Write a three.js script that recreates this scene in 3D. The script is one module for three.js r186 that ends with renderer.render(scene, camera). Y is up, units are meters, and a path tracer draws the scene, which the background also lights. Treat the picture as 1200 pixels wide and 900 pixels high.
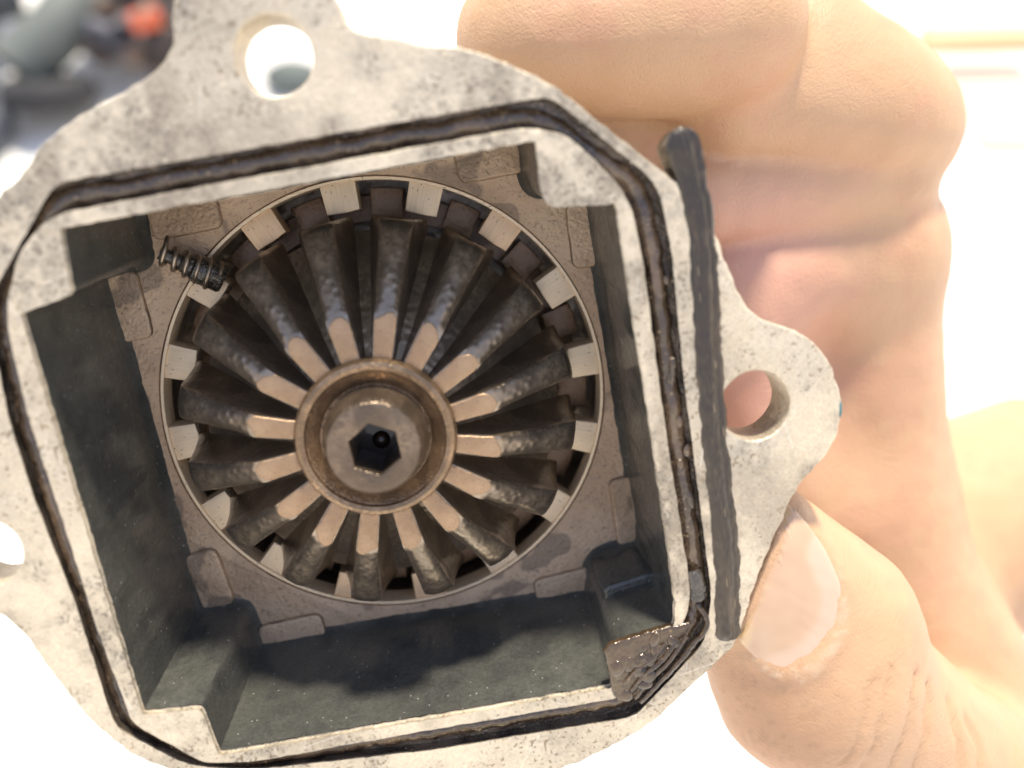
import * as THREE from 'three';
import { mergeGeometries, mergeVertices, toCreasedNormals } from 'three/addons/utils/BufferGeometryUtils.js';
import { RoundedBoxGeometry } from 'three/addons/geometries/RoundedBoxGeometry.js';
import { ImprovedNoise } from 'three/addons/math/ImprovedNoise.js';

/* ---------- camera, sky, sun, exposure ---------- */
const scene = new THREE.Scene();
const camera = new THREE.PerspectiveCamera(48.03, 4 / 3, 0.01, 60);
camera.position.set(0, 0.8, 0);
camera.rotation.set(THREE.MathUtils.degToRad(-50), 0, 0);
camera.focus = 0.118;
camera.userData.fStop = 9;
scene.add(camera);

const renderer = new THREE.WebGLRenderer({ antialias: true });
renderer.toneMapping = THREE.LinearToneMapping;
renderer.toneMappingExposure = 1.62;
renderer.shadowMap.enabled = true;

{ // hazy summer sky: blue overhead, bright milky white near the horizon
  const W = 256, H = 128, d = new Float32Array(W * H * 4);
  for (let j = 0; j < H; j++) for (let i = 0; i < W; i++) {
    const el = ((j + 0.5) / H - 0.5) * Math.PI, s = Math.max(0, Math.sin(el));
    const k = Math.pow(1 - s, 2.2), o = (j * W + i) * 4;
    const hor = [1.5, 1.29, 1.0], zen = [0.36, 0.45, 0.68], gr = [0.9, 0.83, 0.74];
    for (let c = 0; c < 3; c++) d[o + c] = el < -0.02 ? gr[c] : zen[c] + (hor[c] - zen[c]) * k;
    d[o + 3] = 1;
  }
  const t = new THREE.DataTexture(d, W, H, THREE.RGBAFormat, THREE.FloatType);
  t.mapping = THREE.EquirectangularReflectionMapping; t.magFilter = t.minFilter = THREE.LinearFilter; t.needsUpdate = true;
  scene.background = t; scene.environment = t;
}
const sun = new THREE.DirectionalLight(new THREE.Color().setRGB(1, 0.90, 0.72), 4.3);
const sunDir = new THREE.Vector3(0.02, 0.86, -0.42).normalize();
sun.target.position.set(0, 0.7, -0.08);
sun.position.copy(sun.target.position).addScaledVector(sunDir, 2);
sun.castShadow = true; sun.shadow.radius = 10; sun.shadow.mapSize.set(4096, 4096);
Object.assign(sun.shadow.camera, { left: -1.2, right: 1.2, top: 1.2, bottom: -1.2, near: 0.1, far: 4 });
scene.add(sun, sun.target);

/* ---------- helpers ---------- */
let seed = 7;
const rnd = () => { seed = (seed * 1664525 + 1013904223) >>> 0; return seed / 4294967296; };
const R = (a, b) => a + (b - a) * rnd();
const IN = new ImprovedNoise();
const N3 = (x, y, z) => IN.noise(x + 31.7, y + 17.3, z + 5.1);
const mix = (a, b, t) => a + (b - a) * t, clamp = (x, a = 0, b = 1) => Math.min(b, Math.max(a, x));
const sst = (a, b, x) => { const t = clamp((x - a) / (b - a)); return t * t * (3 - 2 * t); };
const mix3 = (a, b, t) => [mix(a[0], b[0], t), mix(a[1], b[1], t), mix(a[2], b[2], t)];

// periodic value noise for textures that tile
function hash(x, y, s) { let h = (x * 374761393 + y * 668265263 + s * 1274126177) | 0; h = Math.imul(h ^ (h >>> 13), 1274126177); h ^= h >>> 16; return (h >>> 0) / 4294967296; }
function pn(u, v, p, s = 0, q = p) {
  const x = u * p, y = v * q, xi = Math.floor(x), yi = Math.floor(y), fx = x - xi, fy = y - yi;
  const a = ((xi % p) + p) % p, b = (a + 1) % p, c = ((yi % q) + q) % q, d = (c + 1) % q, sx = fx * fx * (3 - 2 * fx), sy = fy * fy * (3 - 2 * fy);
  return mix(mix(hash(a, c, s), hash(b, c, s), sx), mix(hash(a, d, s), hash(b, d, s), sx), sy);
}
const fbm = (u, v, p, o, s = 0) => { let r = 0, w = 0.5, t = 0; for (let i = 0; i < o; i++) { r += w * pn(u, v, p << i, s + i); t += w; w *= 0.55; } return r / t; };
const toS = (x) => { x = clamp(x); return Math.round(255 * (x <= 0.0031308 ? 12.92 * x : 1.055 * Math.pow(x, 1 / 2.4) - 0.055)); };
function tex(n, fn, colour = true) {
  const d = new Uint8Array(n * n * 4);
  for (let y = 0; y < n; y++) for (let x = 0; x < n; x++) {
    const c = fn((x + 0.5) / n, (y + 0.5) / n), o = (y * n + x) * 4;
    for (let k = 0; k < 3; k++) { const v = c.length ? c[k] : c; d[o + k] = colour ? toS(v) : Math.round(255 * clamp(v)); }
    d[o + 3] = 255;
  }
  const t = new THREE.DataTexture(d, n, n);
  t.wrapS = t.wrapT = THREE.RepeatWrapping; t.magFilter = THREE.LinearFilter; t.minFilter = THREE.LinearMipmapLinearFilter; t.generateMipmaps = true;
  if (colour) t.colorSpace = THREE.SRGBColorSpace;
  t.needsUpdate = true; return t;
}
const reps = (t, k, l = k) => { const c = t.clone(); c.repeat.set(k, l); c.needsUpdate = true; return c; };

/* textures; uv are laid in units of 50 mm */
const T = {};
T.grain = tex(512, (u, v) => 0.55 * fbm(u, v, 48, 3, 1) + 0.3 * pn(u, v, 180, 9) + 0.15 * fbm(u, v, 8, 2, 4), false);
T.lump = tex(512, (u, v) => 0.7 * fbm(u, v, 14, 3, 21) + 0.3 * pn(u, v, 120, 33), false);
const scr = Array.from({ length: 46 }, () => { const x = rnd(), y = rnd(), a = R(0, Math.PI), l = R(0.02, 0.12); return [x, y, x + l * Math.cos(a), y + l * Math.sin(a), R(0.0006, 0.0014)]; });
T.face = tex(1024, (u, v) => {                                        // weathered cast aluminium: cream oxide, grey worn patches, clusters of fine black specks
  const a = fbm(u, v, 5, 5, 2), b = fbm(u, v, 18, 4, 6), f = pn(u, v, 150, 8), g = pn(u, v, 300, 12), big = fbm(u, v, 3, 4, 40);
  let c = mix3([0.68, 0.59, 0.45], [0.52, 0.455, 0.355], sst(0.3, 0.75, a));
  c = mix3(c, [0.74, 0.67, 0.54], sst(0.45, 0.8, b) * 0.4);
  c = mix3(c, [0.20, 0.175, 0.14], sst(0.44, 0.78, big * 0.65 + b * 0.2 + pn(u, v, 60, 14) * 0.15) * 0.75);
  const spot = sst(0.46, 0.62, big * 0.6 + b * 0.4) * sst(0.52, 0.78, f * 0.5 + g * 0.5);
  c = mix3(c, [0.10, 0.085, 0.07], spot * 0.75);
  c = mix3(c, [0.20, 0.14, 0.08], sst(0.74, 0.92, f) * sst(0.4, 0.6, a) * 0.7);
  c = mix3(c, [0.30, 0.25, 0.19], sst(0.55, 0.8, pn(u, v, 7, 43, 3) * 0.6 + b * 0.4) * 0.55);
  for (const [x0, y0, x1, y1, w] of scr) { if (u < Math.min(x0, x1) - 0.003 || u > Math.max(x0, x1) + 0.003 || v < Math.min(y0, y1) - 0.003 || v > Math.max(y0, y1) + 0.003) continue; const bx = x1 - x0, by = y1 - y0, q = clamp(((u - x0) * bx + (v - y0) * by) / (bx * bx + by * by)), d = Math.hypot(u - x0 - bx * q, v - y0 - by * q); c = mix3(c, [0.82, 0.79, 0.72], sst(w, w * 0.3, d) * 0.6); }
  const k = 0.84 + 0.24 * g; return [c[0] * k, c[1] * k, c[2] * k];
});
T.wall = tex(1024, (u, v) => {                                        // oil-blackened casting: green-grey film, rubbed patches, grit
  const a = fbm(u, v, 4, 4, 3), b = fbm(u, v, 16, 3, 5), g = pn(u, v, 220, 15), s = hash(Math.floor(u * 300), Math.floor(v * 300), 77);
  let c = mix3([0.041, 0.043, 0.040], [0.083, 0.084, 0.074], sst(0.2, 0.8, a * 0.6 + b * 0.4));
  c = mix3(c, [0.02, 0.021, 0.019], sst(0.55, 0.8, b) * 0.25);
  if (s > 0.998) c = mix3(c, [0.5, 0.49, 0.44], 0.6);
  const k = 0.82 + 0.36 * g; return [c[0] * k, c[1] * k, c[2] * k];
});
T.wallR = tex(512, (u, v) => 0.40 + 0.35 * fbm(u, v, 6, 4, 51) - 0.12 * sst(0.6, 0.7, pn(u, v, 90, 52)), false);
T.floor = tex(1024, (u, v) => {                                       // sandy cast floor, brown with oil
  const a = fbm(u, v, 5, 4, 60), g = pn(u, v, 170, 61), h = pn(u, v, 340, 62);
  let c = mix3([0.38, 0.265, 0.17], [0.51, 0.375, 0.255], sst(0.3, 0.7, a));
  c = mix3(c, [0.10, 0.075, 0.06], sst(0.76, 0.92, g) * 0.45);
  c = mix3(c, [0.5, 0.43, 0.36], sst(0.8, 0.95, h) * 0.4);
  c = mix3(c, [0.06, 0.05, 0.045], sst(0.66, 0.72, fbm(u, v, 9, 3, 66)) * 0.5);
  return c;
});
T.steel = tex(512, (u, v) => {                                        // forged gear steel under brown oil
  const a = fbm(u, v, 7, 4, 70), b = pn(u, v, 90, 71), s = pn(u, v, 200, 72);
  let c = mix3([0.26, 0.21, 0.162], [0.50, 0.40, 0.30], sst(0.35, 0.7, a));
  c = mix3(c, [0.10, 0.078, 0.058], sst(0.5, 0.75, b * 0.25 + a * 0.75) * 0.5);
  return mix3(c, [0.52, 0.44, 0.34], sst(0.9, 0.97, s) * 0.6);
});
T.brush = tex(512, (u, v) => {                                        // milled faces: fine parallel lines and a few pits
  const l = pn(u, v, 4, 80, 160), m = pn(u, v, 3, 81, 70), p = sst(0.93, 0.97, pn(u, v, 60, 83));
  const k = 0.93 + 0.07 * l + 0.05 * m; return mix3([0.88 * k, 0.70 * k, 0.48 * k], [0.15, 0.11, 0.08], p);
});
T.brushB = tex(256, (u, v) => pn(u, v, 3, 80, 120), false);
T.copper = tex(512, (u, v) => {                                       // rubbed tips of the teeth
  const a = fbm(u, v, 12, 3, 90), g = pn(u, v, 160, 91);
  let c = mix3([0.28, 0.182, 0.11], [0.41, 0.285, 0.18], a); c = mix3(c, [0.2, 0.13, 0.09], sst(0.83, 0.93, g) * 0.7); return c;
});
T.grime = tex(512, (u, v) => {                                        // groove: brown grease with pale grit
  const a = fbm(u, v, 10, 4, 100), g = pn(u, v, 150, 101), s = hash(Math.floor(u * 190), Math.floor(v * 190), 102);
  let c = mix3([0.075, 0.058, 0.044], [0.21, 0.165, 0.122], sst(0.4, 0.72, a)); c = mix3(c, [0.3, 0.24, 0.18], sst(0.75, 0.9, g) * 0.4);
  return s > 0.992 ? mix3(c, [0.6, 0.5, 0.36], 0.6) : c;
});
T.skinB = tex(512, (u, v) => 0.5 * (1 - Math.abs(2 * fbm(u, v, 26, 3, 110) - 1)) + 0.3 * pn(u, v, 90, 111) + 0.2 * pn(u, v, 190, 113), false);
T.conc = tex(512, (u, v) => { const a = fbm(u, v, 6, 5, 120), k = 0.70 + 0.16 * a; return [k, k * 0.985, k * 0.95]; });

const std = (o) => new THREE.MeshPhysicalMaterial(o);
const M = {
  face: std({ map: T.face, roughness: 0.48, metalness: 0.45, bumpMap: T.grain, bumpScale: 0.0002 }),
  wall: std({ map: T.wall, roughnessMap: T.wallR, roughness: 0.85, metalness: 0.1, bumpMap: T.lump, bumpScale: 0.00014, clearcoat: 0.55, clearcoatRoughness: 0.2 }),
  ledge: std({ map: T.wall, roughness: 0.4, bumpMap: T.lump, bumpScale: 0.0003, clearcoat: 0.35, clearcoatRoughness: 0.25 }),
  floor: std({ map: T.floor, roughness: 0.55, metalness: 0.35, bumpMap: T.grain, bumpScale: 0.0002 }),
  steel: std({ map: reps(T.steel, 1.5), roughness: 0.33, metalness: 0.85, bumpMap: reps(T.lump, 0.7), bumpScale: 0.00026, clearcoat: 0.4, clearcoatRoughness: 0.15 }),
  milled: std({ map: reps(T.brush, 2.4), roughness: 0.45, metalness: 0.35, bumpMap: reps(T.brushB, 2.4), bumpScale: 0.00003 }),
  milledTan: std({ map: reps(T.brush, 2.4), color: new THREE.Color().setRGB(0.92, 0.82, 0.74), roughness: 0.42, metalness: 0.4, bumpMap: reps(T.brushB, 2.4), bumpScale: 0.00003 }),
  rust: std({ map: T.floor, color: new THREE.Color().setRGB(0.52, 0.44, 0.36), roughness: 0.4, metalness: 0.4, bumpMap: T.grain, bumpScale: 0.0001, clearcoat: 0.3, clearcoatRoughness: 0.25 }),
  land: std({ map: reps(T.copper, 2), roughness: 0.42, metalness: 0.6, bumpMap: reps(T.grain, 2), bumpScale: 0.00006 }),
  grime: std({ map: reps(T.grime, 1.4), roughness: 0.3, metalness: 0.25, bumpMap: reps(T.lump, 1.7), bumpScale: 0.0005, clearcoat: 0.6, clearcoatRoughness: 0.15 }),
  cord: std({ map: T.grime, color: new THREE.Color().setRGB(0.3, 0.32, 0.35), roughness: 0.2, metalness: 0, bumpMap: reps(T.lump, 2), bumpScale: 0.0006, clearcoat: 0.7, clearcoatRoughness: 0.12 }),
  seal: std({ map: T.grime, color: new THREE.Color().setRGB(0.72, 0.6, 0.48), roughness: 0.22, metalness: 0.1, bumpMap: reps(T.lump, 1.1), bumpScale: 0.00035, clearcoat: 0.8, clearcoatRoughness: 0.1 }),
  bar: std({ map: reps(T.grime, 1.6, 0.25), color: new THREE.Color().setRGB(0.4, 0.36, 0.31), roughness: 0.36, metalness: 0.3, bumpMap: reps(T.lump, 2, 0.5), bumpScale: 0.0004, clearcoat: 0.6, clearcoatRoughness: 0.22 }),
  hub: std({ map: reps(T.steel, 2), color: new THREE.Color().setRGB(0.68, 0.58, 0.48), roughness: 0.24, metalness: 0.75, bumpMap: reps(T.lump, 3), bumpScale: 0.00012 }),
  bolt: std({ map: reps(T.steel, 2), color: new THREE.Color().setRGB(0.46, 0.425, 0.40), roughness: 0.28, metalness: 0.7, bumpMap: reps(T.lump, 3), bumpScale: 0.00016 }),
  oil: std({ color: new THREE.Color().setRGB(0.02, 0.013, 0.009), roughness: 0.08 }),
  wet: std({ map: T.grime, color: new THREE.Color().setRGB(1.6, 1.7, 1.9), roughness: 0.22, metalness: 0.75, bumpMap: reps(T.lump, 2), bumpScale: 0.0002 }),
  amber: std({ map: reps(T.grime, 0.8), color: new THREE.Color().setRGB(0.42, 0.33, 0.22), roughness: 0.2, metalness: 0.2, bumpMap: reps(T.lump, 1.0), bumpScale: 0.0005, clearcoat: 0.9, clearcoatRoughness: 0.1 }),
  skin: std({ vertexColors: true, roughness: 0.52, metalness: 0, bumpMap: reps(T.skinB, 2.6), bumpScale: 0.00011 }),
  nail: std({ vertexColors: true, roughness: 0.34, clearcoat: 0.5, clearcoatRoughness: 0.2 }),
  teal: std({ color: new THREE.Color().setRGB(0.03, 0.16, 0.18), roughness: 0.5 }),
};

const MM = 0.001, UVT = 50;
// box-mapped uv in millimetres, then the geometry goes to metres
function fin(g, crease = 0.6, tile = UVT) {
  g = g.index ? g.toNonIndexed() : g;
  if (crease !== null) g = toCreasedNormals(g, crease);
  const p = g.attributes.position, n = g.attributes.normal, uv = new Float32Array(p.count * 2);
  for (let i = 0; i < p.count; i += 3) {
    const nx = Math.abs(n.getX(i) + n.getX(i + 1) + n.getX(i + 2)), ny = Math.abs(n.getY(i) + n.getY(i + 1) + n.getY(i + 2)), nz = Math.abs(n.getZ(i) + n.getZ(i + 1) + n.getZ(i + 2));
    for (let k = i; k < i + 3; k++) {
      const x = p.getX(k), y = p.getY(k), z = p.getZ(k);
      const [a, b] = nz >= nx && nz >= ny ? [x, y] : nx >= ny ? [y, z + 13] : [x, z + 29];
      uv[2 * k] = a / tile; uv[2 * k + 1] = b / tile;
    }
  }
  g.setAttribute('uv', new THREE.BufferAttribute(uv, 2));
  for (const k of Object.keys(g.attributes)) if (!['position', 'normal', 'uv', 'color'].includes(k)) g.deleteAttribute(k);
  g.scale(MM, MM, MM); return g;
}
const names = new Map();
const numbered = (n) => { const k = names.get(n) ?? 0; names.set(n, k + 1); return k ? `${n}_${String(k).padStart(3, '0')}` : n; };
function mesh(name, g, m, parent) { const o = new THREE.Mesh(g, m); o.name = name; o.castShadow = o.receiveShadow = true; parent.add(o); return o; }
// the held part's own axes: x and y in the plane of its flange, z out of its mouth
const AT = new THREE.Vector3(-16.676, -82.753, -60.946).multiplyScalar(MM).add(camera.position), TURN = new THREE.Quaternion(-0.320939, 0.065028, 0.063209, 0.942748);
function thing(name, label, category, group, placed = true) {
  const o = new THREE.Group(); o.name = numbered(name); o.userData = { label, category }; if (group) o.userData.group = group;
  if (placed) { o.position.copy(AT); o.quaternion.copy(TURN); }
  scene.add(o); return o;
}
// outlines
function ragged(pts, step = 0.7, amp = 0.12, s = 0, f = 0.6) {           // resampled closed outline with the small unevenness of a casting
  const out = [];
  for (let i = 0; i < pts.length; i++) {
    const a = pts[i], b = pts[(i + 1) % pts.length], L = Math.hypot(b[0] - a[0], b[1] - a[1]), n = Math.max(1, Math.round(L / step));
    for (let k = 0; k < n; k++) { const t = k / n; out.push([mix(a[0], b[0], t), mix(a[1], b[1], t)]); }
  }
  return out.map(([x, y]) => [x + amp * (N3(x * f, y * f, s) + 0.6 * N3(x * f * 3, y * f * 3, s + 3)), y + amp * (N3(x * f, y * f, s + 9) + 0.6 * N3(x * f * 3, y * f * 3, s + 5))]);
}
function round(pts, r = 1, n = 5) {                                    // rounds every corner; a third entry gives that corner its own radius
  const out = [];
  pts.forEach((p, i) => {
    const a = pts[(i + pts.length - 1) % pts.length], b = pts[(i + 1) % pts.length], va = [a[0] - p[0], a[1] - p[1]], vb = [b[0] - p[0], b[1] - p[1]];
    const la = Math.hypot(...va), lb = Math.hypot(...vb), d = Math.min(p[2] ?? r, la * 0.48, lb * 0.48);
    const A = [p[0] + va[0] / la * d, p[1] + va[1] / la * d], B = [p[0] + vb[0] / lb * d, p[1] + vb[1] / lb * d];
    for (let k = 0; k <= n; k++) { const t = k / n, u = 1 - t; out.push([u * u * A[0] + 2 * u * t * p[0] + t * t * B[0], u * u * A[1] + 2 * u * t * p[1] + t * t * B[1]]); }
  });
  return out;
}
const shape = (pts) => new THREE.Shape(pts.map((p) => new THREE.Vector2(p[0], p[1])));
const path = (pts) => new THREE.Path(pts.map((p) => new THREE.Vector2(p[0], p[1])));
const circle = (x, y, r, n = 48, amp = 0, s = 0) => Array.from({ length: n }, (_, i) => { const a = i / n * 2 * Math.PI, q = r + amp * N3(Math.cos(a) * 3, Math.sin(a) * 3, s); return [x + q * Math.cos(a), y + q * Math.sin(a)]; });
function plate(outline, holes, zTop, depth, bevel = 0.3, seg = 2) {      // an extruded slab whose front face lies at zTop
  const s = shape(outline); holes.forEach((h) => s.holes.push(path(h)));
  const g = new THREE.ExtrudeGeometry(s, { depth: depth - 2 * bevel, bevelEnabled: bevel > 0, bevelThickness: bevel, bevelSize: bevel, bevelOffset: -bevel, bevelSegments: seg, steps: 1 });
  g.translate(0, 0, zTop - depth + bevel); return g;
}
function loft(rows, close = false) {                                   // rows of points joined into a smooth skin
  const n = rows[0].length, pos = [], idx = [];
  rows.forEach((r) => r.forEach((p) => pos.push(...p)));
  for (let i = 0; i < rows.length - 1; i++) for (let j = 0; j < (close ? n : n - 1); j++) {
    const a = i * n + j, b = i * n + (j + 1) % n; idx.push(a, b, a + n, b, b + n, a + n);
  }
  const g = new THREE.BufferGeometry(); g.setAttribute('position', new THREE.Float32BufferAttribute(pos, 3)); g.setIndex(idx); g.computeVertexNormals(); return g;
}
const lathe = (pts, n = 96) => { const g = new THREE.LatheGeometry(pts.map((p) => new THREE.Vector2(p[0], p[1])), n); g.rotateX(Math.PI / 2); return g; };
function tube(pts, r, seg = 80, rad = 10, closed = false, wob = 0, s = 0) {
  const c = new THREE.CatmullRomCurve3(pts.map((p) => new THREE.Vector3(...p)), closed, 'centripetal');
  const g = new THREE.TubeGeometry(c, seg, r, rad, closed);
  if (wob) { const p = g.attributes.position, n = g.attributes.normal; for (let i = 0; i < p.count; i++) { const x = p.getX(i), y = p.getY(i), z = p.getZ(i), w = wob * (N3(x * 0.5, y * 0.5, z + s) + 0.6 * N3(x * 1.6, y * 1.6, z * 1.6 + s)); p.setXYZ(i, x + n.getX(i) * w, y + n.getY(i) * w, z + n.getZ(i) * w); } }
  return g;
}

/* ---------- the setting ---------- */
{
  const g = new THREE.PlaneGeometry(60, 60); g.rotateX(-Math.PI / 2);
  const uv = g.attributes.uv; for (let i = 0; i < uv.count; i++) uv.setXY(i, uv.getX(i) * 60, uv.getY(i) * 60);
  const o = mesh('ground', g, std({ map: T.conc, roughness: 0.85 }), scene); o.userData = { kind: 'structure', label: 'sunlit pale concrete ground, far out of focus' };
}

/* ---------- the cast housing ---------- */
const D = 23;
const flangeOut = [[-33.9, 34.5], [-31.2, 35.9], [-28.6, 38.7], [-22.8, 41.4], [-17.9, 42.8], [-13.7, 44.8], [-11.9, 46.7], [-11.5, 50.9], [-7, 55], [-1, 55.5], [4, 53], [5.8, 48.4], [6.6, 45.3], [10.5, 44.1], [14.5, 42.6], [18.1, 41.8], [23.4, 39.2], [27.7, 36.3], [31.9, 31.9], [36.3, 27.5], [38.5, 25.2], [43.1, 20.5], [44.4, 15.4], [46.3, 8.9], [47.6, 6.4], [50.7, 5.0], [54.2, 2.8], [56.6, -0.8], [57.6, -5.9], [56.7, -10.2], [54.5, -13.1], [51.3, -15.4], [47.6, -21.7], [44.4, -27.5], [41.0, -35.9], [32.9, -41.7], [29.1, -44.7], [24.2, -46.8], [19.4, -48.4],
  [8, -50.5], [2, -55], [-4, -55.5], [-9, -52], [-13, -47.5], [-28, -42.5], [-37.7, -34.9], [-41.5, -28.9], [-44.0, -22.1], [-45.8, -15.9], [-47.6, -13.3], [-52, -11], [-55, -5.5], [-53.5, 0.5], [-48, 3], [-43.6, 8], [-41.6, 17], [-41, 26], [-37.5, 31.5]];
const grooveOut = round([[-28.2, 35, 2], [27.2, 35.7, 2], [38.4, 24, 3], [39, 16], [38.6, 0], [38.8, -28], [37.2, -35, 2.5], [26.4, -43.9, 2], [0, -43.0], [-24, -40.7], [-31.5, -38.2, 2], [-38.9, -31, 2], [-39.2, -13], [-40.3, 0], [-40.4, 10], [-39.3, 23, 3]], 1.5);
const grooveIn = round([[-29.3, 31.4, 3], [24, 32.4, 4], [28.4, 30.9, 3], [34.4, 23.3, 4], [35.1, 15.9], [35.2, -5], [35.8, -27], [34.8, -31.2, 2], [25.2, -40.4, 1.2], [0, -39.7], [-22.7, -39.3], [-29, -38.2, 1.5], [-36.3, -30.9, 1.5], [-37.2, -17.8], [-37.5, -2], [-37.9, 9], [-37.2, 21.5, 3], [-33.7, 28.2, 2]], 1.5);
const mouth = round([[-28.9, 30.0, 0.4], [24.9, 31.0, 0.5], [24.7, 23.4, 1.6], [33, 22.6, 0.5], [33.2, 10, 0.5], [33.6, -5, 0.5], [33.8, -28, 0.5], [33.2, -32.2, 1.4], [25.6, -32.9, 2.4], [24.2, -38.9, 1], [0, -38.3, 0.5], [-27.2, -37.6, 0.6], [-27.9, -30.7, 0.5], [-35.0, -30.0, 0.6], [-35.2, -15, 0.5], [-35.6, 21.5, 0.5], [-29.6, 22.7, 0.5]], 0.5);
const earHoles = [[-2.0, 43.9, 4.15], [46.6, -4.5, 4.35], [-47.0, -5.4, 4.1], [-3, -49.5, 4.2]];

const housing = thing('gear_housing', 'square cast aluminium gear housing with cream flange and bolt ears, mouth open', 'housing');
{
  const go = ragged(grooveOut, 0.8, 0.1, 2), gi = ragged(grooveIn, 0.8, 0.12, 4), mo = ragged(mouth, 0.7, 0.13, 6, 0.8);
  // flange outside the groove, with the ears
  mesh('flange', fin(plate(ragged(round(flangeOut, 2.2, 3), 0.7, 0.22, 1), [go, ...earHoles.map(([x, y, r], i) => circle(x, y, r, 56, 0.08, i))], 0, 6.5, 0.45, 3), 0.5), M.face, housing);
  // land between the groove and the mouth
  mesh('rim', fin(plate(gi, [mo], 0.02, 1.0, 0.22, 2), 0.5), M.face, housing);
  mesh('groove', fin(mergeGeometries([plate(grooveOut.map(([x, y]) => [x * 1.008, y * 1.008]), [mo.map(([x, y]) => [x * 1.012, y * 1.012])], -2.3, 1.5, 0, 1)]), 0.4), M.grime, housing);
  mesh('groove_wall', fin(mergeGeometries([loft([-0.7, -1.6, -2.5].map((z, i) => gi.map(([x, y]) => [x * (1.0005 + 0.010 * i), y * (1.0005 + 0.010 * i), z])), true), loft([-0.9, -2.5].map((z) => go.map(([x, y]) => [x * 0.9985, y * 0.9985, z])), true)]), 0.5), M.wet, housing);
  // cavity wall: the outline carried down with draft, a lumpy skin and a fillet where it meets the floor
  const zs = [-1.2, -2, -3.5, -5.5, -8, -10.5, -13, -15.5, -18, -20, -21.3, -22.2, -22.8, -23.15];
  const n = mo.length, C = [-1, -4];
  const rows = zs.map((z) => mo.map(([x, y], j) => {
    const a = mo[(j + n - 1) % n], b = mo[(j + 1) % n], L = Math.hypot(b[0] - a[0], b[1] - a[1]) || 1, nx = (b[1] - a[1]) / L, ny = -(b[0] - a[0]) / L;   // outward, for a clockwise outline of the solid
    const s = -z / 23, draft = 0.7 * s, fil = z < -21 ? Math.pow((-21 - z) / 2.15, 2) * 1.1 : 0, lump = 0.16 * N3(x * 0.22, y * 0.22, z * 0.22) + 0.07 * N3(x * 0.8, y * 0.8, z * 0.8);
    const d = draft + fil + lump; return [x + nx * d + 1.0 * s, y + ny * d + 2.3 * s, z];
  }));
  mesh('cavity_wall', fin(loft(rows, true), 0.7), M.wall, housing);
  // floor with its round opening
  mesh('floor_plate', fin(plate(grooveOut.map(([x, y]) => [x * 0.975, y * 0.975]), [circle(0.2, -0.9, 32, 128, 0.1)], -D, 3, 0.25, 2), 0.5), M.floor, housing);
  // outer body behind the flange: four plain walls and a bottom
  const body = grooveOut.map(([x, y]) => [x * 0.995, y * 0.995]), bore = grooveOut.map(([x, y]) => [x * 0.968, y * 0.968]);
  mesh('body', fin(plate(body, [bore], -4.6, 38, 0.3, 1), 0.5), M.face, housing);
  mesh('back_wall', fin(plate(bore.map(([x, y]) => [x * 1.01, y * 1.01]), [], -39, 3, 0.3, 1), 0.5), M.steel, housing);
  mesh('bore', fin(lathe([[32.6, -D - 0.6], [32.6, -39]], 96), 0.6), M.steel, housing);
  // raised cast pads on the floor, a pair at every corner
  for (const [x, y, w, h, ro] of [[-21.6, 29.4, 9.6, 4.8, 0.03], [-32, 18.8, 4.8, 9.6, 0.02], [20.6, 30.2, 9.4, 5, 0.02], [32.4, 18.0, 4.9, 9.2, -0.02], [32.8, -24.2, 4.6, 11, 0], [21.6, -34.4, 9.6, 4.4, 0.06], [-30.6, -22.8, 5.0, 9.2, 0.1], [-20.6, -33.6, 9.8, 4.4, 0.03]]) {
    const o = round([[-w / 2, -h / 2, 1.4], [w / 2, -h / 2, 1.4], [w / 2, h / 2, 1.4], [-w / 2, h / 2, 1.4]].map(([a, b, r]) => [x + a * Math.cos(ro) - b * Math.sin(ro), y + a * Math.sin(ro) + b * Math.cos(ro), r]), 1.4, 6);
    mesh('pad', fin(plate(ragged(o, 0.6, 0.07, x), [], -D + 0.75, 1.4, 0.45, 4), 0.7), M.floor, housing);
  }
  // the corner post at the lower right is broken low and wet with amber grease
  const post = ragged(round([[23.6, -32.4, 1.4], [32.8, -31.4, 1.4], [35.6, -31.6, 0.8], [25.3, -41.3, 0.8], [23.8, -40, 0.8]], 1), 0.6, 0.22, 12, 1.1);
  mesh('broken_post', fin(plate(post, [], 0.25, 1.2, 0.35, 3), 0.6), M.amber, housing).userData.label = 'broken corner post wet with amber grease';
  const lumps = [];
  for (let k = 0; k < 26; k++) { const t = R(0, 1), q = R(0, 1) * (1 - t * 0.75), gx = 24.6 + q * 9.5 + t * 0.4, gy = -32.6 - t * 7.6, l = new THREE.SphereGeometry(R(0.5, 1.3), 14, 10); l.scale(1, R(0.5, 1), R(0.25, 0.5)); l.rotateZ(R(0, 3)); l.translate(gx, gy, 0.2); lumps.push(l); }
  for (const [x0, y0, x1, y1] of [[34.4, -33.2, 26.6, -40.6], [33.2, -33.4, 26.2, -39.4], [31.4, -33.6, 25.4, -38.2]]) lumps.push(tube([[x0, y0, 0.3], [mix(x0, x1, 0.4) + 0.3, mix(y0, y1, 0.4), 0.55], [mix(x0, x1, 0.7), mix(y0, y1, 0.7) + 0.2, 0.4], [x1, y1, 0.2]], 0.32, 30, 8, false, 0.12, x0));
  mesh('grease_crust', fin(mergeGeometries(lumps.map((g) => g.toNonIndexed())), 0.9), M.amber, housing).userData.kind = 'stuff';
  const step = ragged(round([[26.1, -30.4, 1], [33.9, -29.4, 1], [34.5, -36, 1], [25.6, -36, 1]], 1), 0.6, 0.2, 15, 0.9);
  mesh('post_ledge', fin(plate(step, [], -11.5, 11.6, 0.5, 3), 0.6), M.ledge, housing);
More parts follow.
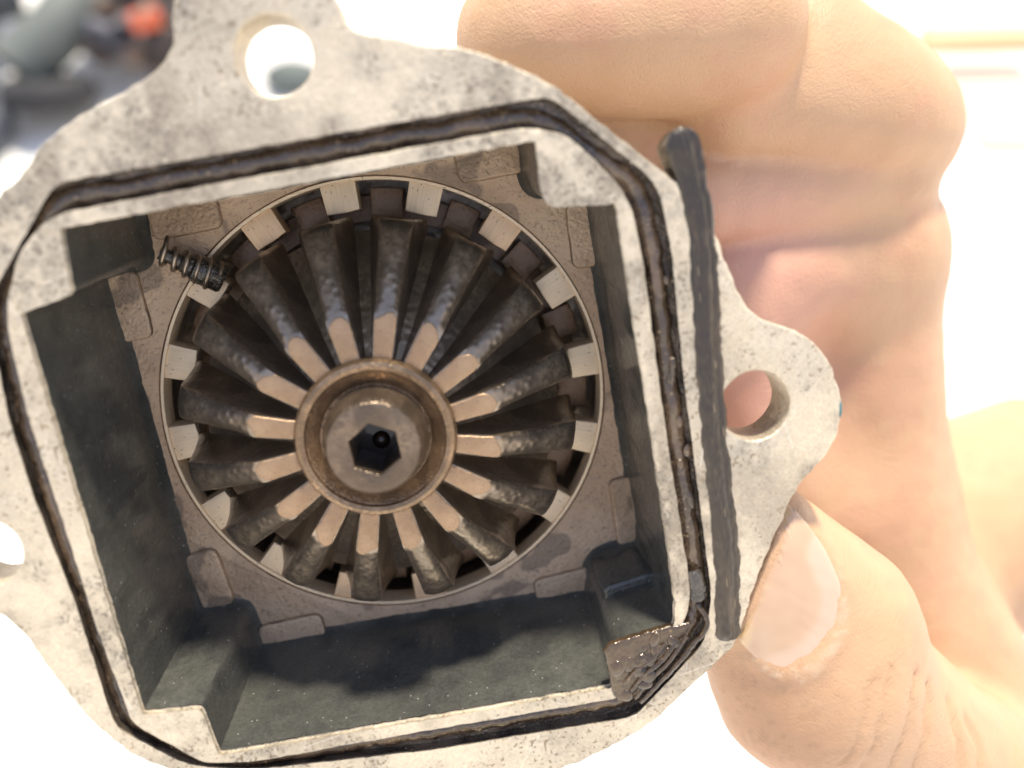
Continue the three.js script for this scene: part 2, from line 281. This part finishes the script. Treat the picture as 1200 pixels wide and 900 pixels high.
  // broad oily band of old sealant and dirt along the right edge, ending in a round knob that stands past the flange
  const spine = new THREE.CatmullRomCurve3([[41.3, 29.7], [41.4, 27.6], [41.9, 24], [42.3, 20], [42.3, 14.7], [41.7, 4], [41.1, -6], [41.0, -22.8], [40.3, -30], [39.8, -35.4]].map((p) => new THREE.Vector3(p[0], p[1], 0)));
  const bandRows = [];
  for (let i = 0; i <= 150; i++) {
    const t = i / 150, p = spine.getPointAt(t), q = spine.getTangentAt(t), y = p.y, endA = Math.sqrt(clamp(1 - Math.pow(clamp(1 - t * 65 / 2.2), 2))), endB = Math.sqrt(clamp(1 - Math.pow(clamp(1 - (1 - t) * 65 / 1.6), 2))), e = Math.max(0.02, Math.min(endA, endB));
    const wl = e * (1.85 + 0.5 * Math.exp(-Math.pow((y - 27.4) / 2, 2)) + 0.35 * N3(1, y * 0.5, 3) + 0.12 * N3(5, y * 2, 3)), wr = e * (1.75 + 0.45 * Math.exp(-Math.pow((y - 27.4) / 2, 2)) + 0.4 * N3(9, y * 0.45, 7) + 0.15 * N3(3, y * 1.7, 1)), row = [];
    for (let j = 0; j <= 24; j++) {
      const u = j / 12 - 1, w = u < 0 ? wl : wr, a = Math.abs(u), rise = a > 0.98 ? -3.2 : (0.55 + 0.35 * Math.exp(-Math.pow((y - 27.4) / 2.4, 2))) * e * Math.pow(Math.cos(Math.min(1, a) * 1.5), 0.8) - 0.12 + 0.16 * e * N3(u * 2.2, y * 0.12, 4) + 0.06 * N3(u * 3, y * 1.2, 8) - 0.2 * e * Math.exp(-Math.pow((u - 0.45) / 0.16, 2));
      row.push([p.x + q.y * u * w * -1, p.y - q.x * u * w * -1, rise]);
    }
    bandRows.push(row);
  }
  mesh('side_ridge', fin(loft(bandRows), 1.1), M.bar, housing);
  const chip = new THREE.SphereGeometry(1, 16, 10); chip.scale(0.45, 1.7, 0.5); chip.rotateZ(0.05); chip.translate(57.1, -6.4, -0.5);
  mesh('paint_fleck', fin(chip, 0.9), M.teal, housing);
}

/* sealing cord in the groove */
{
  const cord = thing('sealing_cord', 'black rubber sealing cord lying in the groove around the housing mouth', 'seal');
  const mid = ragged(round([[-28.9, 32.9, 2], [25.2, 33.8, 3], [36.3, 23.6, 3], [36.8, 14], [36.8, -5], [37.2, -27], [36.1, -32, 2], [26, -41.7, 2], [0, -41.0], [-23, -39.8], [-30, -38.0, 2], [-37.5, -30.6, 2], [-38, -16], [-38.8, 0], [-39, 9], [-38.0, 22, 3]], 1.6), 1.5, 0.22, 20, 0.25);
  mesh('cord', fin(tube(mid.map(([x, y]) => [x, y, -2.55 + 0.25 * N3(x * 0.2, y * 0.2, 2)]), 1.3, 420, 12, true, 0.26, 8), 0.9), M.seal, cord);
  mesh('loose_strand', fin(tube([[36.5, -29.5, -0.6], [37.3, -31.6, 0.3], [36.4, -33.3, 0.6], [35.3, -34.2, 0.4], [33.5, -36, 0.4], [31, -38.2, 0.35], [27.2, -41.4, 0.1]], 0.34, 80, 8, false, 0.12, 4), 0.9), M.amber, cord);
  const blobs = [];
  for (let k = 0; k < 22; k++) { const y = R(-33, 22), l = new THREE.SphereGeometry(R(0.35, 0.95), 14, 10); l.scale(R(0.6, 1), R(1, 2.2), R(0.3, 0.6)); l.rotateZ(R(-0.3, 0.3)); l.translate(mix(36.9, 37.2, rnd()) + R(-0.7, 0.9) - (y < -26 ? 0.2 : 0), y, R(-2.0, -1.1)); blobs.push(l.toNonIndexed()); }
  mesh('grease_clots', fin(mergeGeometries(blobs), 0.9), M.seal, cord).userData.kind = 'stuff';
  mesh('grease_blob', fin(tube([[36.6, -24.8, -1], [36.7, -26.5, -0.5], [36.8, -28.6, -0.9]], 1.15, 24, 12, false, 0.3, 6), 0.9), M.cord, cord);
}

/* ---------- toothed rings ---------- */
const RC = [0.2, -0.9];
function ringTooth(r0, r1, half, zTop, depth, taper = 0.06) {
  return plate(ragged([[r0, -half * (1 - taper)], [r1, -half], [r1 + 0.12, 0], [r1, half], [r0, half * (1 - taper)], [r0 - 0.1, 0]], 0.7, 0.04, half), [], zTop, depth, 0.14, 2);
}
{
  const up = thing('toothed_ring', 'pale milled clutch ring with square inward teeth set in the housing floor', 'ring');
  up.position.add(new THREE.Vector3(RC[0] * MM, RC[1] * MM, 0).applyQuaternion(TURN));
  mesh('ring_band', fin(lathe([[31.4, -23.35], [31.45, -23.2], [31.85, -23.2], [31.95, -23.4], [31.95, -27], [31.4, -27], [31.4, -23.35]], 128), 0.5), M.milled, up);
  const vs = [0, 1, 2].map((k) => fin(ringTooth(27.3 + 0.12 * k, 31.4, 2.38 + 0.07 * k, -23.5 - 0.03 * k, 4.2), 0.5));
  for (let k = 0; k < 16; k++) { const o = mesh('tooth', vs[k % 3], [2, 5, 11, 12].includes(k) ? M.milledTan : M.milled, up); o.rotation.z = (k * 22.5 + 1.5) * Math.PI / 180; }
  const low = thing('inner_ring', 'oily brown toothed ring sunk below the pale ring, its teeth in the gaps', 'ring');
  low.position.copy(up.position);
  mesh('ring_band', fin(lathe([[25.6, -33.4], [25.7, -33.2], [29.4, -33.2], [29.6, -33.4], [29.6, -37], [25.6, -37], [25.6, -33.4]], 128), 0.5), M.rust, low);
  const vl = [0, 1].map((k) => fin(ringTooth(25.9, 30.4, 2.35 + 0.1 * k, -29.6, 4.2), 0.5));
  for (let k = 0; k < 16; k++) { const o = mesh('tooth', vl[k % 2], M.rust, low); o.rotation.z = (k * 22.5 + 12.2) * Math.PI / 180; }
}

/* ---------- bevel gear ---------- */
const GC = [-0.05, -1.2];
function centre(o) { o.position.add(new THREE.Vector3(GC[0] * MM, GC[1] * MM, 0).applyQuaternion(TURN)); return o; }
const gear = centre(thing('bevel_gear', 'dark oily steel gear wheel, its sloping teeth rubbed bright at the inner tips', 'gear'));
{
  mesh('gear_body', fin(lathe([[6, -7.2], [9.6, -7.6], [10.6, -8.6], [14, -11.4], [19, -16.2], [24.2, -20.9], [25.0, -21.6], [25.0, -22.6], [23.4, -23.2], [12, -25], [9, -36], [0, -36.5]], 128), 0.5), M.steel, gear);
  function tooth(s) {
    const rs = [9.4, 10.5, 12, 13.5, 14.8, 15.6, 16.3, 17.1, 18.2, 19.5, 21, 22.5, 24, 25.2, 26.0, 26.5, 26.8, 26.75, 26.3];
    const rows = rs.map((r, i) => {
      const e = sst(14.8, 17.4, r), outer = clamp((r - 16) / 10.5);
      let zt = -5.05 - 8.1 * (r > 15.2 ? Math.pow((r - 15.2) / 11.3, 1.08) : 0), wt = mix(1.18, 1.42, clamp((r - 9.4) / 6)) * (1 - e) + e * mix(1.35, 2.15, outer), wb = mix(1.75, 4.0, clamp((r - 10) / 16)), zb = -8.1 - (r - 10) * 0.86 - 0.9, rf = mix(0.1, 0.85, e);
      if (i > 13) { const d = [0.12, 0.55, 1.5, 3.4, 6.6][i - 14]; zt -= d; wb *= [0.99, 0.97, 0.94, 0.92, 0.9][i - 14]; wt *= [1, 0.98, 0.95, 0.95, 0.95][i - 14]; }
      zb = Math.min(zb, zt - 0.3);
      const row = [];
      for (let j = 0; j <= 28; j++) {
        const t = j / 14 - 1, a = Math.abs(t), sg = Math.sign(t); let y, z;
        if (a < 0.36) { y = a / 0.36 * wt; z = zt - rf * Math.pow(a / 0.36, 2.6); } else { const q = (a - 0.36) / 0.64; y = wt + (wb - wt) * (0.35 * q + 0.65 * Math.pow(q, 1.9)); z = zt - rf - (zt - rf - zb) * Math.pow(q, 0.92); }
        const w = e * (0.26 * N3(r * 0.55, sg * y * 0.7, s) + 0.10 * N3(r * 1.7, sg * y * 1.7, s + 4));
        row.push([r, sg * y, z + w]);
      }
      return row;
    });
    return loft(rows);
  }
  const tv = [3, 11, 19, 27].map((s) => fin(tooth(s), 0.9));
  const lv = [0, 1, 2, 3].map((s) => fin(plate(ragged(round([[9.3, -1.1], [12.5, -1.22], [14.9 + [0, 0.5, -0.5, 0.3][s], -1.38, 0.5], [15.7 + [0.1, 0.3, -0.1, 0.4][s], -0.5, 0.6], [15.6 + [-0.2, -0.4, 0.5, 0.2][s], 0.6, 0.6], [15.1 + [-0.6, -0.3, 0.4, -0.7][s], 1.38, 0.5], [12.5, 1.2], [9.3, 1.08]], 0.3, 3), 0.4, 0.09, s * 7, 0.9), [], -4.97, 0.5, 0.2, 3), 0.6));
  for (let k = 0; k < 16; k++) {
    const o = mesh('tooth', tv[k % 4], M.steel, gear); o.rotation.z = (k * 22.5 + 7.2 + R(-0.5, 0.5)) * Math.PI / 180;
    mesh('worn_tip', lv[(k * 3) % 4], M.land, o);
  }
}
{
  const w = centre(thing('washer', 'dished steel washer around the hex screw at the hub of the gear', 'washer'));
  mesh('washer_ring', fin(lathe([[6.0, -6.2], [6.0, -5.2], [6.9, -5.05], [7.3, -4.75], [8.55, -4.05], [8.75, -3.72], [9.25, -3.6], [9.75, -3.85], [10.1, -4.5], [10.15, -5.6], [9.6, -6.2], [6.0, -6.2]], 128), 0.35), M.hub, w);
  const b = centre(thing('socket_screw', 'steel hex socket screw in the centre of the gear, oil in its recess', 'screw'));
  const hx = Array.from({ length: 6 }, (_, i) => { const a = (i * 60 + 92) * Math.PI / 180; return [0.15 + 3.28 * Math.cos(a), -0.2 + 3.28 * Math.sin(a)]; });
  const hole = ragged(hx, 0.4, 0.02, 2);
  mesh('head_side', fin(lathe([[5.2, 0.14], [5.5, 0.1], [5.85, -0.3], [6.05, -1.1], [6.45, -3.4], [6.55, -5.2]], 96), 0.5), M.bolt, b);
  mesh('head_face', fin(plate(circle(0, 0, 5.3, 72), [hole], 0.16, 8.4, 0.2, 3), 0.5), M.bolt, b);
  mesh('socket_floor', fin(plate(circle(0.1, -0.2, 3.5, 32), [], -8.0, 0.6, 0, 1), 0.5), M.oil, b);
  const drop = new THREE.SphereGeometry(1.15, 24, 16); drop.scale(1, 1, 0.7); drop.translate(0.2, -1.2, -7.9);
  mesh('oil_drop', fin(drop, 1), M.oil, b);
}

/* ---------- small spring wedged at the ring ---------- */
{
  const s = thing('coil_spring', 'small black coil spring lying at upper left on the edge of the floor opening', 'spring');
  const a = new THREE.Vector3(-24.9, 25.2, -19.5), b = new THREE.Vector3(-18.2, 20.3, -21.5), ax = b.clone().sub(a), L = ax.length(); ax.normalize();
  const u = new THREE.Vector3(0, 0, 1).cross(ax).normalize(), v = ax.clone().cross(u), pts = [];
  for (let i = 0; i <= 120; i++) { const t = i / 120, th = t * Math.PI * 2 * 5.2, r = t < 0.12 ? mix(2.3, 1.1, t / 0.12) : mix(1.2, 2.05, t); pts.push(a.clone().addScaledVector(ax, t * L * 0.92).addScaledVector(u, r * Math.cos(th)).addScaledVector(v, r * Math.sin(th)).toArray()); }
  mesh('coil', fin(tube(pts, 0.36, 400, 8), 0.9), M.steel, s);
  const q = new THREE.Quaternion().setFromUnitVectors(new THREE.Vector3(0, 1, 0), ax);
  const core = new THREE.LatheGeometry([[0, -0.2], [0.9, -0.2], [1.0, 2.6], [1.3, 2.9], [1.55, 4.2], [1.95, 4.5], [2.0, 8.2], [1.75, 8.6], [0, 8.6]].map((p) => new THREE.Vector2(...p)), 32); core.applyQuaternion(q); core.translate(a.x, a.y, a.z);
  mesh('core', fin(core, 0.6), M.cord, s);
}

/* ---------- the hand ---------- */
{
  const V = (x, y, z) => [x, y, z];
  const caps = (p, a, b, ra, rb) => { const bx = b[0] - a[0], by = b[1] - a[1], bz = b[2] - a[2], px = p[0] - a[0], py = p[1] - a[1], pz = p[2] - a[2]; const h = clamp((px * bx + py * by + pz * bz) / (bx * bx + by * by + bz * bz)); return Math.hypot(px - bx * h, py - by * h, pz - bz * h) - mix(ra, rb, h); };
  const smin = (a, b, k) => { const h = Math.max(k - Math.abs(a - b), 0) / k; return Math.min(a, b) - h * h * k * 0.25; };
  const cuticle = [[43.2, -39.4], [46.2, -41.6], [50.6, -40.2], [54.4, -36.2], [55.9, -30.6], [54.4, -25.2], [52.4, -20.6]];
  const edgeX = (y) => 57.6 + (y + 7) * 0.565 - 1.3;                        // right edge of the flange beside the thumb
  const sdf = (p) => {
    const [x, y, z] = p;
    // index finger bent behind the flange, then the folds at its root
    let d = caps(p, V(30, 45.5, -29), V(57, 43.5, -30), 11, 12.4);
    d = smin(d, smin(caps(p, V(60, 34.5, -37), V(81, 28.5, -40), 11.3, 12.2), caps(p, V(72, 39, -42), V(87, 26, -45), 12.5, 13.5), 5), 2.2);
    d = smin(d, caps(p, V(54, 19, -36), V(84, 17.5, -43), 7.6, 11), 1.6);
    d = smin(d, caps(p, V(40, 31, -44), V(62, 27, -44), 9, 11), 3);
    let palm = caps(p, V(58, 4, -39), V(83, 6, -47), 10, 14);
    palm = smin(palm, caps(p, V(83, 6, -50), V(81, -38, -52), 15, 17), 6);
    palm = smin(palm, caps(p, V(56, -6, -42), V(62, -36, -46), 11, 14), 8);
    palm = smin(palm, caps(p, V(78, -45, -52), V(96, -92, -42), 19, 18), 10);
    palm = smin(palm, caps(p, V(94, -66, -72), V(150, -68, -88), 24, 27), 8);
    d = smin(d, palm, 1.8);
    // the other fingers close round the back of the housing
    d = smin(d, Math.min(smin(caps(p, V(78, 16, -60), V(44, 20, -62), 10, 9), caps(p, V(44, 20, -62), V(12, 17, -55), 9, 7.5), 3), smin(caps(p, V(78, -3, -62), V(42, 0, -64), 9.5, 8.6), caps(p, V(42, 0, -64), V(10, -2, -55), 8.6, 7.2), 3), smin(caps(p, V(76, -22, -60), V(46, -20, -61), 8.5, 7.6), caps(p, V(46, -20, -61), V(22, -20, -53), 7.6, 6.6), 3)), 2.5);
    // thumb: broad tip, joint and base
    let t = smin(caps(p, V(47.6, -25, -8.5), V(58, -40, -10), 8.0, 11), caps(p, V(44.5, -34.5, -9), V(52, -50, -11), 8.2, 12), 6);
    t = smin(t, caps(p, V(57, -50, -10), V(80, -84, -20), 13.2, 16.2), 7);
    t = smin(t, caps(p, V(80, -84, -20), V(100, -104, -34), 16.2, 18), 8);
    // soft wall of skin round the nail
    const f = (i) => { const a = cuticle[i], b = cuticle[i + 1]; return caps([x, y, 0], [a[0], a[1], 0], [b[0], b[1], 0], 0, 0); };
    let c = 99; if (x > 38 && x < 62 && y < -14 && y > -48 && z > -14) { for (let i = 0; i < 6; i++) c = Math.min(c, f(i)); if (c < 3) t -= 0.55 * Math.exp(-Math.pow((c - 0.4) / 0.9, 2)) * sst(-14, -6, z); }
    // flesh stops against the edge of the flange and bulges behind it
    const cut = Math.min(edgeX(y) - x + 0.1, z + 7.2);
    t = smin(-Math.min(-t, 99), 1e3, 1); t = Math.max(t, cut);
    return smin(d, t, 4);
  };
  const lo = [14, -118, -104], hi = [142, 62, 9], h = 0.85, nx = Math.ceil((hi[0] - lo[0]) / h) + 1, ny = Math.ceil((hi[1] - lo[1]) / h) + 1, nz = Math.ceil((hi[2] - lo[2]) / h) + 1;
  const F = new Float32Array(nx * ny * nz);
  for (let k = 0, i = 0; k < nz; k++) for (let j = 0; j < ny; j++) for (let a = 0; a < nx; a++, i++) F[i] = (a === 0 || j === 0 || k === 0 || a === nx - 1 || j === ny - 1 || k === nz - 1) ? 1 : sdf([lo[0] + a * h, lo[1] + j * h, lo[2] + k * h]);
  const id = new Int32Array(nx * ny * nz).fill(-1), pos = [], idx = [], at = (a, j, k) => (k * ny + j) * nx + a;
  for (let k = 0; k < nz - 1; k++) for (let j = 0; j < ny - 1; j++) for (let a = 0; a < nx - 1; a++) {
    let n = 0, sx = 0, sy = 0, sz = 0, neg = 0; const c = [];
    for (let q = 0; q < 8; q++) { const v = F[at(a + (q & 1), j + ((q >> 1) & 1), k + (q >> 2))]; c.push(v); if (v < 0) neg++; }
    if (neg === 0 || neg === 8) continue;
    for (let q = 0; q < 8; q++) for (const e of [1, 2, 4]) if (!(q & e) && (c[q] < 0) !== (c[q | e] < 0)) { const t = c[q] / (c[q] - c[q | e]); sx += (q & 1) + (e === 1 ? t : 0); sy += ((q >> 1) & 1) + (e === 2 ? t : 0); sz += (q >> 2) + (e === 4 ? t : 0); n++; }
    id[at(a, j, k)] = pos.length / 3; pos.push(lo[0] + (a + sx / n) * h, lo[1] + (j + sy / n) * h, lo[2] + (k + sz / n) * h);
  }
  for (let k = 1; k < nz - 1; k++) for (let j = 1; j < ny - 1; j++) for (let a = 1; a < nx - 1; a++) {
    const s = F[at(a, j, k)] < 0;
    const quad = (p, q, r, t, flip) => flip ? idx.push(p, r, q, p, t, r) : idx.push(p, q, r, p, r, t);
    if (s !== F[at(a + 1, j, k)] < 0) quad(id[at(a, j - 1, k - 1)], id[at(a, j, k - 1)], id[at(a, j, k)], id[at(a, j - 1, k)], !s);
    if (s !== F[at(a, j + 1, k)] < 0) quad(id[at(a - 1, j, k - 1)], id[at(a - 1, j, k)], id[at(a, j, k)], id[at(a, j, k - 1)], !s);
    if (s !== F[at(a, j, k + 1)] < 0) quad(id[at(a - 1, j - 1, k)], id[at(a, j - 1, k)], id[at(a, j, k)], id[at(a - 1, j, k)], !s);
  }
  // wrinkles across the thumb joint and fine unevenness, pressed into the skin along its normals
  const lines = [[[60, -42], [57.6, -49], [55, -56], [52, -62]], [[63.6, -44.6], [61, -52], [58.6, -58], [56, -64]], [[66.2, -47], [64.4, -54], [62, -60]], [[57.4, -43], [55, -49], [53, -54]], [[70, -52], [70.6, -58], [70, -63]], [[73, -56], [74.4, -61], [73, -66]]];
  const seg = (x, y, a, b) => { const bx = b[0] - a[0], by = b[1] - a[1], q = clamp(((x - a[0]) * bx + (y - a[1]) * by) / (bx * bx + by * by)); return Math.hypot(x - a[0] - bx * q, y - a[1] - by * q); };
  const g = new THREE.BufferGeometry(), P = new Float32Array(pos), Nn = new Float32Array(pos.length), col = new Float32Array(pos.length), uv = new Float32Array(pos.length / 3 * 2);
  for (let i = 0; i < P.length; i += 3) {
    const x = P[i], y = P[i + 1], z = P[i + 2], e = 0.3;
    let gx = sdf([x + e, y, z]) - sdf([x - e, y, z]), gy = sdf([x, y + e, z]) - sdf([x, y - e, z]), gz = sdf([x, y, z + e]) - sdf([x, y, z - e]); const l = Math.hypot(gx, gy, gz) || 1; gx /= l; gy /= l; gz /= l;
    let dd = 0.14 * N3(x * 0.28, y * 0.28, z * 0.28), near = 99;
    if (z > -24 && x > 48 && x < 80 && y < -38) for (const L of lines) for (let q = 0; q < L.length - 1; q++) { const wob = 0.5 * N3(x * 0.4, y * 0.4, q), w = seg(x + wob, y, L[q], L[q + 1]); near = Math.min(near, w); }
    if (near < 3) dd -= 0.55 * Math.exp(-Math.pow(near / 0.5, 2));
    P[i] += gx * dd; P[i + 1] += gy * dd; P[i + 2] += gz * dd; Nn[i] = gx; Nn[i + 1] = gy; Nn[i + 2] = gz;
    // skin tone: tanned outside, pinker inside the palm and the folds, dirt specks, dry skin and a painted-in flange shadow on the thumb
    let c = mix3([0.50, 0.305, 0.175], [0.55, 0.35, 0.21], 0.5 + 0.5 * N3(x * 0.12, y * 0.12, z * 0.12));
    c = mix3(c, [0.52, 0.25, 0.17], sst(0.05, 0.5, N3(x * 0.07, y * 0.07, z * 0.07 + 4) + 0.4 * N3(x * 0.35, y * 0.35, z * 0.35)) * 0.3);
    const pink = sst(84, 58, x) * sst(30, 12, y) * sst(-34, -14, y) * sst(-20, -30, z); c = mix3(c, [0.58, 0.315, 0.235], pink * 0.9);
    if (z > -22 && x < 70 && y < -12) {
      const rg = sst(56, 43, x + 0.25 * (y + 40) + 3 * N3(x * 0.3, y * 0.3, 8)) * sst(-36, -42, y); c = mix3(c, [0.38, 0.21, 0.115], rg * 0.75); c = mix3(c, [0.16, 0.085, 0.05], sst(0.18, 0.45, N3(x * 1.1, y * 1.1, z * 1.1) + 0.5 * N3(x * 0.4, y * 0.4, 2)) * rg * 0.22);  // brown tone paints in the shadow of the flange; dark specks are dirt
      let cu = 99; for (let q = 0; q < 6; q++) cu = Math.min(cu, seg(x, y, cuticle[q], cuticle[q + 1]));
      const fl = sst(1.2, 0.2, cu + 1.6 * N3(x * 1.4, y * 1.4, 3) + 0.5) * sst(-24, -33, y); c = mix3(c, [0.60, 0.46, 0.33], fl * 0.5);
    }
    col[i] = c[0]; col[i + 1] = c[1]; col[i + 2] = c[2];
    uv[i / 3 * 2] = (x + z * 0.55) / UVT; uv[i / 3 * 2 + 1] = (y + z * 0.75) / UVT;
  }
  g.setAttribute('position', new THREE.BufferAttribute(P, 3)); g.setAttribute('color', new THREE.BufferAttribute(col, 3)); g.setAttribute('uv', new THREE.BufferAttribute(uv, 2)); g.setIndex(idx);
  g.computeVertexNormals(); g.scale(MM, MM, MM);
  const hand = thing('hand', 'bare tanned hand gripping the housing from behind, dirty thumb on its edge', 'hand');
  mesh('skin', g, M.skin, hand);
  // thumbnail: a curved plate let into the thumb, free edge towards the flange
  const outline = [[41.2, -35.6], [41.7, -30.5], [43.8, -25.9], [46.4, -21.4], [49.0, -19.0], [50.6, -19.2], [52.6, -22.2], [54.3, -26], [55.5, -30.8], [54.2, -35.8], [50.6, -39.6], [46.4, -41.1], [43.2, -38.8]];
  const nc = [48.4, -29.8], rings = 16, ring = ragged(round(outline, 1.2, 3), 0.5, 0.05, 4), rows = [];
  const surf = (x, y) => { let z = 8; for (let q = 0; q < 60; q++) { const s = sdf([x, y, z]); if (s < 0.01) break; z -= Math.max(0.05, s * 0.7); if (z < -16) break; } return z; };
  const base = (x, y) => { let s = 0, w = 0; for (let a = -1; a <= 1; a++) for (let b = -1; b <= 1; b++) { s += Math.max(-7, surf(mix(x, nc[0], 0.12) + a * 1.2, mix(y, nc[1], 0.12) + b * 1.2)); w++; } return s / w; };
  for (let q = 0; q <= rings; q++) { const t = Math.pow(q / rings, 0.8) * 0.999 + 0.001; rows.push(ring.map(([x, y]) => { const X = mix(nc[0], x, t), Y = mix(nc[1], y, t); return [X, Y, base(X, Y) + 0.32 * (1 - Math.pow(t, 6)) + 0.1 + 0.014 * Math.sin((X * 0.6 + Y * 0.8) * 3.4 + N3(X * 0.2, Y * 0.2, 1) * 3)]; })); }
  rows.push(ring.map(([x, y]) => [x, y, base(x, y) - 1.3]));
  const ng = loft(rows, true), np = ng.attributes.position, nc2 = new Float32Array(np.count * 3);
  for (let i = 0; i < np.count; i++) {
    const x = np.getX(i), y = np.getY(i); let edge = 99; for (let q = 0; q < 4; q++) edge = Math.min(edge, seg(x, y, outline[q], outline[q + 1]));
    let cu = 99; for (let q = 7; q < 11; q++) cu = Math.min(cu, seg(x, y, outline[q], outline[q + 1]));
    let c = mix3([0.50, 0.325, 0.21], [0.56, 0.38, 0.255], 0.5 + 0.5 * N3(x * 0.4, y * 0.4, 1)); c = mix3(c, [0.62, 0.43, 0.24], sst(2.2, 1.2, edge)); c = mix3(c, [0.60, 0.45, 0.35], sst(3.6, 2.2, cu) * 0.6);
    c = mix3(c, [0.09, 0.06, 0.04], sst(0.25, 0.45, N3(x * 1.3, y * 1.3, 7)) * sst(1.1, 0.4, edge));
    nc2.set(c, i * 3);
  }
  ng.setAttribute('color', new THREE.BufferAttribute(nc2, 3));
  mesh('thumbnail', fin(mergeVertices(ng), null), M.nail, hand);
}

/* ---------- far behind, on the ground, out of focus ---------- */
const C = (r, g, b) => new THREE.Color().setRGB(r, g, b);
function far(name, label, category, group) { const o = new THREE.Group(); o.name = numbered(name); o.userData = { label, category }; if (group) o.userData.group = group; scene.add(o); return o; }
const mt = (g) => g;
{
  const hose = far('machine_hose', 'thick grey-green bent hose lying at the far upper left', 'hose');
  mesh('pipe', tube([[-0.70, 0.10, -1.75], [-0.72, 0.12, -1.58], [-0.715, 0.12, -1.44], [-0.735, 0.10, -1.36], [-0.80, 0.06, -1.28]], 0.046, 60, 18), std({ color: C(0.12, 0.135, 0.125), roughness: 0.6 }), hose);
  const collar = new THREE.TorusGeometry(0.05, 0.012, 10, 28); collar.rotateY(0.3); collar.translate(-0.716, 0.12, -1.47);
  mesh('clamp', collar, std({ color: C(0.1, 0.12, 0.15), roughness: 0.4, metalness: 0.5 }), hose);
  const wheel = far('small_wheel', 'small black wheel on the ground below the bent grey hose', 'wheel');
  const tyre = new THREE.TorusGeometry(0.05, 0.024, 14, 32); tyre.rotateX(1.2); tyre.translate(-0.735, 0.05, -1.235);
  mesh('tyre', tyre, std({ color: C(0.02, 0.02, 0.023), roughness: 0.7 }), wheel);
  const rim = new THREE.CylinderGeometry(0.035, 0.035, 0.02, 24); rim.rotateX(-0.37); rim.translate(-0.735, 0.05, -1.235);
  mesh('rim', rim, std({ color: C(0.18, 0.19, 0.2), roughness: 0.4, metalness: 0.6 }), wheel);
  const frame = far('metal_handlebar', 'dark blue-grey metal bar with a cross handle at the left edge', 'frame');
  mesh('upright', tube([[-0.93, 0.05, -1.62], [-0.90, 0.06, -1.40], [-0.84, 0.05, -1.22], [-0.80, 0.04, -1.10]], 0.022, 40, 12), std({ color: C(0.14, 0.16, 0.20), roughness: 0.5, metalness: 0.3 }), frame);
  mesh('handle', tube([[-1.02, 0.08, -1.40], [-0.92, 0.09, -1.44], [-0.85, 0.09, -1.47]], 0.034, 24, 12), std({ color: C(0.06, 0.065, 0.075), roughness: 0.5 }), frame);
  mesh('foot', new RoundedBoxGeometry(0.11, 0.05, 0.08, 3, 0.015).translate(-0.84, 0.03, -1.17), std({ color: C(0.08, 0.09, 0.11), roughness: 0.5 }), frame);
  const bundle = far('cable_bundle', 'tangled brown and black cables behind the top of the housing', 'cables');
  for (let k = 0; k < 16; k++) {
    const x = -0.64 + R(-0.07, 0.07), z = -1.47 + R(-0.12, 0.1), pts = []; for (let q = 0; q < 6; q++) pts.push([x + R(-0.05, 0.05), 0.03 + R(0, 0.09), z + R(-0.1, 0.1)]);
    mesh('cable', tube(pts, R(0.008, 0.018), 50, 8), std({ color: [C(0.05, 0.04, 0.04), C(0.16, 0.11, 0.08), C(0.10, 0.10, 0.12)][k % 3], roughness: 0.6 }), bundle);
  }
  const casing = far('machine_casing', 'dark brown blurred casing behind the cables at upper left', 'casing');
  mesh('casing_shell', new RoundedBoxGeometry(0.16, 0.1, 0.2, 4, 0.03).rotateY(0.4).translate(-0.63, 0.05, -1.62), std({ color: C(0.09, 0.07, 0.06), roughness: 0.5 }), casing);
  mesh('casing_lid', new THREE.CylinderGeometry(0.045, 0.05, 0.02, 24).translate(-0.63, 0.108, -1.60), std({ color: C(0.3, 0.27, 0.22), roughness: 0.5 }), casing);
  const clip = far('red_clip', 'small orange-red clip among the dark cables', 'clip');
  mesh('jaw', new RoundedBoxGeometry(0.05, 0.03, 0.03, 3, 0.01).rotateY(0.5).translate(-0.585, 0.12, -1.33), std({ color: C(0.55, 0.10, 0.04), roughness: 0.5 }), clip);
  mesh('spring_pin', new THREE.CylinderGeometry(0.006, 0.006, 0.05, 12).rotateX(1.57).translate(-0.58, 0.137, -1.33), std({ color: C(0.3, 0.2, 0.15), roughness: 0.4, metalness: 0.6 }), clip);
  const cap = far('grey_cap', 'dark grey-green rounded cap seen through the top ear hole', 'cap');
  const dome = new THREE.SphereGeometry(0.05, 28, 18); dome.scale(1, 0.5, 0.75); dome.translate(-0.37, 0.02, -1.33);
  mesh('cap_dome', dome, std({ color: C(0.10, 0.12, 0.115), roughness: 0.7 }), cap);
  const board = far('wooden_board', 'short pale wooden board lying behind the knuckle at upper right', 'board');
  mesh('plank', new RoundedBoxGeometry(0.20, 0.03, 0.055, 3, 0.004).rotateY(0.05).translate(0.80, 0.05, -1.40), std({ color: C(0.62, 0.47, 0.28), roughness: 0.8 }), board);
  const mat = far('pink_shade', 'pale pink sheet added as the shadow in front of the wooden board', 'mat');
  mesh('sheet', new RoundedBoxGeometry(0.34, 0.012, 0.22, 3, 0.004).translate(0.90, 0.006, -1.25), std({ color: C(0.62, 0.47, 0.40), roughness: 0.9 }), mat);  // thin box whose pink colour paints in the shadow of the board
  const lid = far('teal_lid', 'tiny teal lid at the top edge beside the finger', 'lid');
  mesh('lid_disc', new THREE.CylinderGeometry(0.025, 0.025, 0.015, 24).translate(-0.04, 0.01, -1.63), std({ color: C(0.03, 0.25, 0.28), roughness: 0.5 }), lid);
}

scene.updateMatrixWorld(true);
renderer.render(scene, camera);
